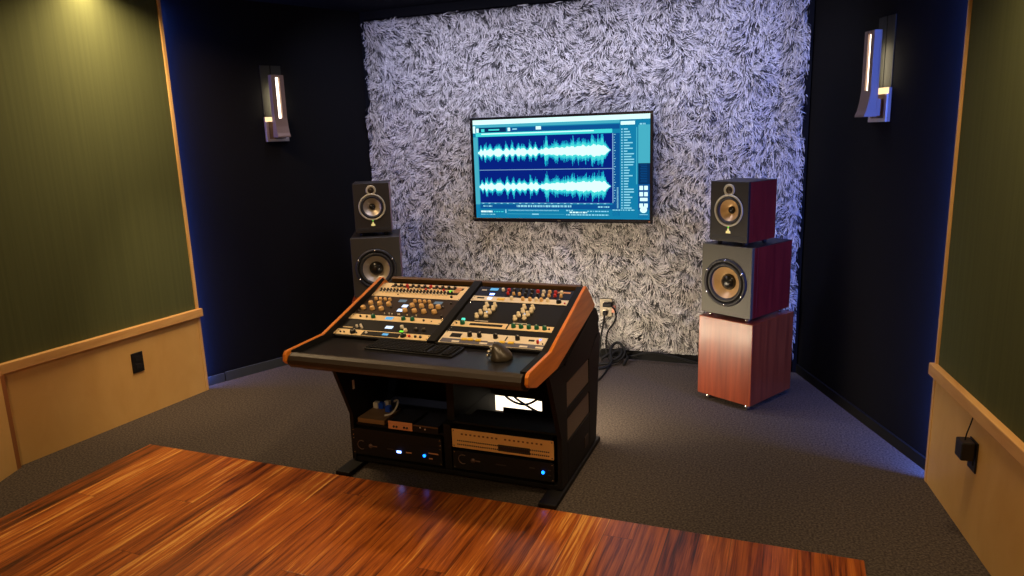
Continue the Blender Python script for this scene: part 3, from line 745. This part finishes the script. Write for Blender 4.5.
knob(t, .43, .022, .006, .008, 'knob_black'); knob(t, .14, .02, .004, .005, 'knob_dark')
# --- right bay, front to back
t, h = rack('white two-space rack unit with yellow buttons nearest the mouse', XR, SB, 2, M['white_panel'], G2)
plate(t, 'lower_strip', .006, .002, .476, .032, M['greystrip'], .0022, .003)
plate(t, 'screen', .035, .044, .085, .074, M['gear_black'])
for x in (.125, .17, .245, .345): knob(t, x, .062, .0105, .02, 'knob_black')
plate(t, 'divider', .292, .04, .297, .075, M['gear_black'])
for x in (.1, .13, .165): plate(t, 'button', x, .022, x + .024, .036, M['knob_yellow'], .003, .008)
for x in (.275, .315): plate(t, 'button', x, .022, x + .024, .036, M['knob_yellow'], .003, .008)
for x in (.06, .19, .37, .44): plate(t, 'label_strip', x, .006, x + .035, .018, M['knob_pale'], .003, .0038)
plate(t, 'button', .225, .02, .25, .034, M['knob_pale'], .003, .007)
plate(t, 'window', .395, .055, .42, .066, M['gear_black']); knob(t, .44, .046, .006, .014, 'knob_red'); plate(t, 'indicator', .44, .068, .446, .074, M['g_blue'])
knob(t, .463, .04, .003, .006, 'knob_dark')
t, h = rack('plain black one-space panel between the white and cream units', XR, SB + 2 * UH, 1, M['gear_black'], G2)
t, h = rack('cream rack strip with five green knobs and a long dark slot', XR, SB + 3 * UH, 1, M['cream'], G2)
plate(t, 'slot', .085, .014, .24, .03, M['gear_black']); plate(t, 'divider', .262, .003, .268, h - .003, M['gear_black'])
for k in range(5): knob(t, .293 + k * .0355, .022, .0105, .016, 'knob_green')
k_ = knob(t, .05, .022, .011, .016, 'knob_green'); plate(t, 'indicator', .043, .03, .057, .042, M['g_teal'], .012, .02)
for x in (.02, .455): knob(t, x, .022, .004, .006, 'knob_dark')
t, h = rack('tall black rack unit with two clusters of silver knobs', XR, SB + 4 * UH, 4, M['gear_black'], G2)
for cx in (.0, .183):
    for x, y in ((.108, .132), (.148, .132), (.112, .098), (.150, .104), (.104, .064), (.143, .074), (.098, .032), (.138, .042)):
        knob(t, x + cx, y, .0105, .026, 'knob_silver', stepped=True)
    plate(t, 'indicator', .121 + cx, .080, .131 + cx, .092, M['g_disp'])
    plate(t, 'label_strip', .095 + cx, .008, .16 + cx, .012, M['knob_pale'], .0022, .0026)
t, h = rack('narrow cream rack strip with lit blue and yellow lamps', XR, SB + 8 * UH + .009, 1, M['white_panel'], G2)
plate(t, 'window', .025, .02, .06, .03, M['gear_black']); plate(t, 'lamp', .078, .014, .1, .034, M['g_disp']); plate(t, 'lamp', .13, .012, .165, .028, M['knob_yellow'], .0022, .006)
for x, mk in ((.2, 'knob_silver'), (.255, 'knob_gold'), (.29, 'knob_gold'), (.32, 'knob_silver'), (.345, 'knob_gold'), (.375, 'knob_silver')): knob(t, x, .026, .0085, .016, mk)
knob(t, .43, .02, .012, .014, 'knob_black'); knob(t, .46, .012, .004, .006, 'knob_red')
t, h = rack('dark module rack at rear right with small coloured knobs and blue display', XR, SB + 9 * UH + .009, 2, M['gear_navy'], G2)
plate(t, 'display', .06, .056, .1, .076, M['g_disp2'])
cl = ('knob_red', 'knob_gold', 'knob_dark', 'knob_silver', 'knob_black')
for k in range(11): knob(t, .13 + k * .029, .058, .0085, .014, ('knob_pale', 'knob_red', 'knob_dark', 'knob_dark', 'knob_dark', 'knob_dark', 'knob_red', 'knob_pale', 'knob_gold', 'knob_red', 'knob_silver')[k])
for k in range(10): knob(t, .165 + k * .029, .026, .0075, .013, ('knob_red', 'knob_gold', 'knob_gold', 'knob_dark', 'knob_dark', 'knob_dark', 'knob_silver', 'knob_gold', 'knob_red', 'knob_gold')[k])
plate(t, 'lamp', .075, .012, .098, .026, M['g_bluew'], .0022, .004); plate(t, 'label_strip', .02, .05, .045, .058, M['knob_pale'])
plate(t, 'label_strip', .40, .06, .46, .072, M['peach'])
# --- upright lower bays
G3 = 'units in the lower bays of the console'
YF = -2.021
def logo(t, x, y):
    bm = BM()
    pts = [(x + .022 * math.cos(a), y + .022 * math.sin(a), .003) for a in [R(60 + 24 * k) for k in range(11)]]
    tube(bm, pts, .0022, 6, smooth=1); obj('emblem', bm, M['steel_dark'], t, local=True)
    bm = BM(); lathe(bm, [(.011, .0022), (.011, .005), (0, .006)], 14, Matrix.Translation((x + .05, y, 0))); box2(bm, (x + .058, y - .003, .0022), (x + .085, y + .003, .0035)); obj('emblem_mark', bm, M['steel_dark'], t, local=True)
t, h = rack('black power unit with two blue lights, lower left bay', XL + .002, .062, 2, M['gear_black'], G3, YF, .3, w=.4795)
logo(t, .05, .05)
bm = BM(); box2(bm, (.243, .036, .0022), (.265, .046, .006)); obj('power_light', bm, M['g_bluew'], t, local=True)
bm = BM(); lathe(bm, [(.007, .0022), (.007, .006), (0, .008)], 14, Matrix.Translation((.388, .04, 0))); obj('power_light', bm, M['g_blue'], t, local=True)
for x0, x1, y in ((.19, .225, .045), (.29, .32, .04), (.41, .46, .052), (.41, .43, .026)): plate(t, 'label_strip', x0, y, x1, y + .006, M['peach'] if x0 > .25 else M['knob_dark'], .0022, .0026)
t, h = rack('plain black panel above the lower left power unit', XL + .002, .062 + 2 * UH, 1, M['gear_black'], G3, YF, .28, w=.4795)
t, h = rack('small peach half-width box in the lower left bay', -.268, .214, 1, M['peach'], G3, YF, .16, w=.128, h=.04, name='interface_box', cat='audio device')
for x in (.03, .045, .085, .1): knob(t, x, .014, .005, .006, 'knob_dark')
t, h = rack('small black half-width box beside the peach one, lower left bay', -.136, .214, 1, M['gear_black'], G3, YF, .16, w=.13, h=.036, name='interface_box', cat='audio device')
plate(t, 'top_trim', .0, .029, .13, .0355, M['edge_brown'], .0022, .003)
for x, y in ((.035, .022), (.06, .016)): plate(t, 'indicator', x, y, x + .006, y + .006, M['knob_pale'])
t, h = rack('tan patchbay with rows of jacks, lower right bay', XR + .003, .1665, 2, M['tan'], G3, YF, .25, w=.484, name='patchbay', cat='patchbay')
rowm = BM()
for k in range(48):
    x = .028 + k * .0092
    for y in (.016, .034):
        lathe(rowm, [(.0034, .0022), (.0034, .0034), (0, .0034)], 8, Matrix.Translation((x, y, 0)))
o = obj('jacks', rowm, M['knob_dark'], t, local=True); o['kind'] = 'stuff'
plate(t, 'dark_band', .225, .01, .375, .040, M['gear_brown'], .0022, .003)
mk_ = mat('brown_marks', (120, 66, 30), .5)
for g_ in (range(9), range(10, 19)):
    for k in g_: plate(t, 'mark', .0455 + k * .021, .0635, .0545 + k * .021, .0705, mk_)
t, h = rack('black power unit with single blue light, lower right bay', XR + .003, .062, 2, M['gear_black'], G3, YF, .3, w=.484)
logo(t, .05, .05)
bm = BM(); lathe(bm, [(.0075, .0022), (.0075, .006), (0, .008)], 14, Matrix.Translation((.433, .042, 0))); obj('power_light', bm, M['g_blue'], t, local=True)
for x0, x1, y in ((.21, .26, .045), (.37, .395, .052), (.455, .47, .052), (.455, .47, .028)): plate(t, 'label_strip', x0, y, x1, y + .006, M['knob_dark'], .0022, .0026)
# box with connectors on the left shelf
t = thing('connector_box', 'brown-topped box with cables plugged in, upper lower-left bay', 'audio device', (-.37, -1.88, .2135))
bm = BM(); box2(bm, (-.452, -1.998, .2138), (-.305, -1.83, .238)); obj('case', bm, mat('box_brown', (128, 100, 66), .5), t, .003)
for k, (x, y, m_) in enumerate(((-.43, -1.86, 'cable_white'), (-.40, -1.86, 'plug_blue'), (-.385, -1.83, 'cable_white'), (-.345, -1.89, 'plug_blue'), (-.32, -1.86, 'cable'))):
    bm = BM(); box2(bm, (x - .012, y - .012, .2385), (x + .014, y + .014, .268)); obj('plug', bm, M[m_], t, .002)
bm = BM(); tube(bm, [(-.345, -1.83, .27), (-.31, -1.85, .29), (-.29, -1.89, .275), (-.295, -1.94, .25), (-.33, -1.95, .2425)], .005); obj('cable', bm, M['cable_white'], t)

# ------------------------------------------------------------------ keyboard, mouse
ZW = .668
t = thing('computer_keyboard', 'black computer keyboard lying on the console work surface', 'keyboard', (-.012, -2.185, ZW), (0, 0, R(-1.5)))
bm = BM(); prism(bm, [(-.06, .0005), (.06, .0005), (.06, .011), (-.06, .007)], -.21, .21); obj('base', bm, M['plastic'], t, .002, local=True)
bm = BM()
for r_ in range(6):
    y = -.048 + r_ * .0185; z = .0085 + (y + .06) * .033
    x = -.204
    while x < .19:
        w = .0165 if not (r_ == 0 and -.11 < x < 0) else .1
        if r_ < 6 and not (.075 < x < .088 or .14 < x < .15): box(bm, (x + w / 2, y, z + .002), (w - .002, .0155, .005))
        x += w + .001
obj('keys', bm, M['keycap'], t, .001, local=True)
t = thing('vertical_mouse', 'dark upright ergonomic mouse on the work surface below the white rack unit', 'mouse', (.392, -2.208, ZW))
bm = BM()
rings = []
for k, (z, sx, sy, ox) in enumerate(((.0005, .050, .052, .0), (.006, .052, .054, .0), (.02, .046, .050, .001), (.036, .036, .044, -.005), (.052, .025, .036, -.012), (.062, .015, .026, -.017), (.066, .007, .013, -.019))):
    rings.append([bm.verts.new((ox + sx * math.cos(2 * math.pi * a / 24) * (1.0 if math.cos(2 * math.pi * a / 24) > 0 else .72), sy * math.sin(2 * math.pi * a / 24), z)) for a in range(24)])
for a, b in zip(rings, rings[1:]):
    for k in range(24): f = bm.faces.new((a[k], a[(k + 1) % 24], b[(k + 1) % 24], b[k])); f.smooth = True
bm.faces.new(rings[0][::-1]); bm.faces.new(rings[-1])
obj('shell', bm, M['mouse'], t, local=True)
for z, y in ((.052, -.012), (.034, -.02), (.034, .012), (.016, -.014)):
    bm = BM(); bmesh.ops.create_uvsphere(bm, u_segments=12, v_segments=8, radius=.5)
    bmesh.ops.transform(bm, matrix=Matrix.Translation((-.039 + (z - .034) * .35, y, z)) @ Matrix.Diagonal((.016, .024, .013, 1)), verts=bm.verts)
    for f in bm.faces: f.smooth = True
    obj('button', bm, M['mouse_silver'], t, local=True)

# ------------------------------------------------------------------ outlets, plugs, cables
def wall_frame(p, outv):   # local y into the wall
    return math.atan2(-outv.x, outv.y)
def outlet(p, outv, z, lab):
    t = thing('power_outlet', lab, 'outlet', (p.x, p.y, z), (0, 0, wall_frame(p, outv)), 'black outlets on the wainscot')
    bm = BM(); box2(bm, (-.037, -.007, -.059), (.037, -.0005, .059)); cp = obj('cover_plate', bm, M['plastic'], t, .003, local=True)
    for dz in (-.022, .022):
        bm = BM(); box2(bm, (-.017, -.0095, dz - .014), (.017, -.007, dz + .014)); obj('socket', bm, M['rubber'], cp, .003, local=True)
    return t
pl = LA + dL * .468; outlet(pl, oL, .327, 'black outlet plate on the left plywood wainscot')
pr2 = RA + dR * .475; outlet(pr2, oR, .338, 'black outlet plate on the right wainscot, behind the adapter')
t = thing('power_adapter', 'black plug-in power adapter with thin cord on the right wainscot', 'power adapter', (pr2.x, pr2.y, .358), (0, 0, wall_frame(pr2, oR)))
bm = BM(); box2(bm, (-.032, -.055, -.032), (.034, -.0105, .038)); obj('body', bm, M['plastic'], t, .005, local=True)
bm = BM(); tube(bm, [(.0, -.035, .036), (.002, -.032, .065), (-.01, -.018, .095), (-.02, -.008, .122)], .0026, 6); obj('cord', bm, M['cable'], t, local=True)
# metal outlet box on the fur with plugs
t = thing('junction_box', 'metal outlet box on the fur wall right of the console', 'outlet', (.285, -.03, .34))
bm = BM(); box2(bm, (.245, -.06, .30), (.33, -.005, .425)); obj('case', bm, M['box_metal'], t, .003)
for z in (.39, .335):
    bm = BM(); box2(bm, (.270, -.0635, z - .014), (.302, -.0605, z + .014)); obj('socket', bm, M['mouse_silver'], t, .002)
t = thing('power_plug', 'black plug with cord in the metal outlet box', 'plug', (.29, -.075, .39))
bm = BM(); box2(bm, (.275, -.105, .376), (.335, -.064, .402)); obj('body', bm, M['cable'], t, .004)
bm = BM(); tube(bm, [(.33, -.09, .385), (.36, -.09, .36), (.365, -.08, .30), (.34, -.08, .25), (.30, -.1, .2), (.30, -.12, .05), (.34, -.14, .007)], .006); obj('cord', bm, M['cable'], t)
t = thing('adapter_plug', 'salmon coloured plug hanging beside the metal outlet box', 'plug', (.345, -.08, .36))
bm = BM(); prism(bm, [(.332, .335), (.352, .335), (.358, .378), (.338, .382)], -.085, -.05, 'y'); obj('body', bm, M['plug_pink'], t, .003)
t = thing('power_plug', 'lower black plug with cord in the metal outlet box', 'plug', (.285, -.075, .335))
bm = BM(); box2(bm, (.272, -.095, .316), (.3, -.064, .342)); obj('body', bm, M['cable'], t, .004)
bm = BM(); tube(bm, [(.285, -.085, .318), (.28, -.1, .26), (.26, -.12, .15), (.26, -.13, .05), (.28, -.14, .008)], .006); obj('cord', bm, M['cable'], t)
# loose cables behind the desk
rr = random.Random(4)
labs = ['black cable lying along the foot of the fur wall', 'tangled black cable loop on the carpet behind the console', 'black cable draped down behind the console', 'black cable coil heaped by the wall behind the console']
paths = [[(.25, -.09, .02), (.45, -.09, .03), (.6, -.085, .085), (.75, -.085, .06), (.9, -.085, .03), (1.0, -.09, .015)],
         [(.2, -.25, .011), (.40, -.2, .02), (.45, -.13, .08), (.38, -.1, .15), (.33, -.15, .10), (.38, -.25, .02), (.3, -.32, .011)],
         [(.36, -1.38, .5), (.38, -1.2, .42), (.38, -.9, .15), (.36, -.6, .01), (.36, -.3, .01), (.35, -.2, .01)],
         [(.28, -.16, .03), (.36, -.11, .08), (.42, -.12, .10), (.41, -.18, .05), (.34, -.22, .03), (.37, -.14, .1), (.46, -.12, .05), (.44, -.2, .012)]]
for lb, p in zip(labs, paths):
    bm = BM(); tube(bm, p, .010 if 'coil' in lb or 'loop' in lb else .007, 8); tag(obj('cable', bm, M['cable']), lb, 'cable', 'loose cables behind the console')
# light bar behind the desk, seen through the open right bay, with cables crossing it
t = thing('light_bar', 'glowing white light bar on the carpet, seen through the open right bay', 'lamp', (.08, -1.24, 0))
for x0, x1 in ((-.12, -.10), (.24, .26)):
    bm = BM(); box2(bm, (x0, -1.285, 0), (x1, -1.195, .13)); obj('end_cap', bm, M['box_metal'], t, .003)
bm = BM(); lathe(bm, [(.042, -.0995), (.042, .2395)], 24, Matrix.Translation((0, -1.24, .078)) @ Matrix.Rotation(R(90), 4, 'Y')); obj('diffuser', bm, M['g_bar'], t)
for i, p in enumerate([[(.06, -1.455, .26), (.10, -1.452, .20), (.16, -1.45, .17), (.22, -1.45, .17), (.29, -1.453, .22)], [(.09, -1.43, .28), (.13, -1.43, .20), (.19, -1.43, .165), (.26, -1.43, .13), (.32, -1.43, .12)], [(.2, -1.41, .28), (.23, -1.41, .215), (.26, -1.41, .185), (.30, -1.41, .19), (.34, -1.41, .2)]]):
    bm = BM(); tube(bm, p, .006, 8)
    tag(obj('cable', bm, M['cable']), ['black cable sagging low across the bright open right bay', 'black cable slanting down across the bright open right bay', 'black cable bending at the right end of the bright open bay'][i], 'cable', 'cables crossing the open right bay')

# ------------------------------------------------------------------ lights
def area(name, loc, target, sx, sy, power, col, spread=180):
    l = bpy.data.lights.new(name, 'AREA'); l.shape = 'RECTANGLE'; l.size = sx; l.size_y = sy; l.energy = power; l.color = col; l.spread = R(spread)
    o = bpy.data.objects.new(name, l); COL.objects.link(o); o.location = loc
    o.rotation_euler = (Vector(target) - Vector(loc)).to_track_quat('-Z', 'Y').to_euler(); return o
def spot(name, loc, target, power, col, ang=80, blend=.8, r=.05):
    l = bpy.data.lights.new(name, 'SPOT'); l.energy = power; l.color = col; l.spot_size = R(ang); l.spot_blend = blend; l.shadow_soft_size = r
    o = bpy.data.objects.new(name, l); COL.objects.link(o); o.location = loc
    o.rotation_euler = (Vector(target) - Vector(loc)).to_track_quat('-Z', 'Y').to_euler(); return o
def point(name, loc, power, col, r=.05):
    l = bpy.data.lights.new(name, 'POINT'); l.energy = power; l.color = col; l.shadow_soft_size = r
    o = bpy.data.objects.new(name, l); COL.objects.link(o); o.location = loc; return o
WARM = (1.0, .70, .38); COOL = (.74, .74, 1.0); BLUE = (.08, .19, 1.0)
# row of cool downlights washing the fur
area('fur_wash', (0, -.75, 2.40), (0, 0, 1.1), 2.6, .1, 25, COOL, 140)
# warm ceiling lamps: one row close to each side panel, two over the room, one added spot
area('warm_row_left', (-1.84, -1.85, 2.41), (-1.86, -1.85, 0), .1, 1.3, 40, WARM, 150)
spot('added_spot_left', (-1.0, -1.75, 2.39), (-2.02, -1.55, .25), 95, WARM, 38, 1, .06)  # added only to brighten the far end of the left wainscot
area('warm_row_right', (1.95, -2.25, 2.41), (1.97, -2.25, 0), .1, 1.0, 17, WARM, 125)
spot('warm_lamp_desk', (.75, -2.6, 2.39), (.1, -2.1, .65), 95, WARM, 68, .8, .1)
area('warm_lamp_room', (.2, -5.2, 2.41), (.1, -4.6, 0), 1.0, .6, 46, WARM)
# added unseen light behind the console, brightening fur, carpet and plinth
area('added_rear_light', (.22, -1.41, .33), (.42, -.4, .15), .7, .05, 13, (1.0, .80, .55))
area('light_bar_output', (.0, -1.185, .10), (.5, -.4, .22), .7, .07, 11, (1.0, .82, .58))
# blue LED strips behind the free ends of the side panels
for nm, a, d, o_, pw in (('blue_strip_left', LA, dL, oL, 14), ('blue_strip_right', RA, dR, oR, 42)):
    p = a + d * .006 + o_ * .046
    q = p - d * 1 + o_ * .25
    l = area(nm, (p.x, p.y, 1.2), (q.x, q.y, 1.2), .012, 2.3, pw, BLUE)

w = bpy.data.worlds.new('world'); S.world = w; w.use_nodes = True
w.node_tree.nodes['Background'].inputs[0].default_value = (1.0, .8, .6, 1); w.node_tree.nodes['Background'].inputs[1].default_value = .0

# ------------------------------------------------------------------ camera
C = Vector((1.4736060941956226, -4.790932052884023, 1.5549282132895352)); ya, pi_, ro, f = .37647195122343335, -.21049851046934193, -.03347331011636111, 728.9739163085545
fw = Vector((-math.sin(ya) * math.cos(pi_), math.cos(ya) * math.cos(pi_), math.sin(pi_)))
rt = Vector((math.cos(ya), math.sin(ya), 0)); up = rt.cross(fw)
r2 = rt * math.cos(ro) + up * math.sin(ro); u2 = -rt * math.sin(ro) + up * math.cos(ro)
cd = bpy.data.cameras.new('camera'); cam = bpy.data.objects.new('camera', cd); COL.objects.link(cam)
mw = Matrix((r2, u2, -fw)).transposed().to_4x4(); mw.translation = C; cam.matrix_world = mw
cd.sensor_width = 36; cd.lens = f / 1024 * 36; cd.clip_start = .01
S.camera = cam
vs = S.view_settings; vs.view_transform = 'Standard'; vs.look = 'None'; vs.gamma = 1; vs.use_curve_mapping = False; vs.exposure = 0
S.cycles.max_bounces = 6; S.cycles.use_denoising = True; S.cycles.sample_clamp_indirect = 6
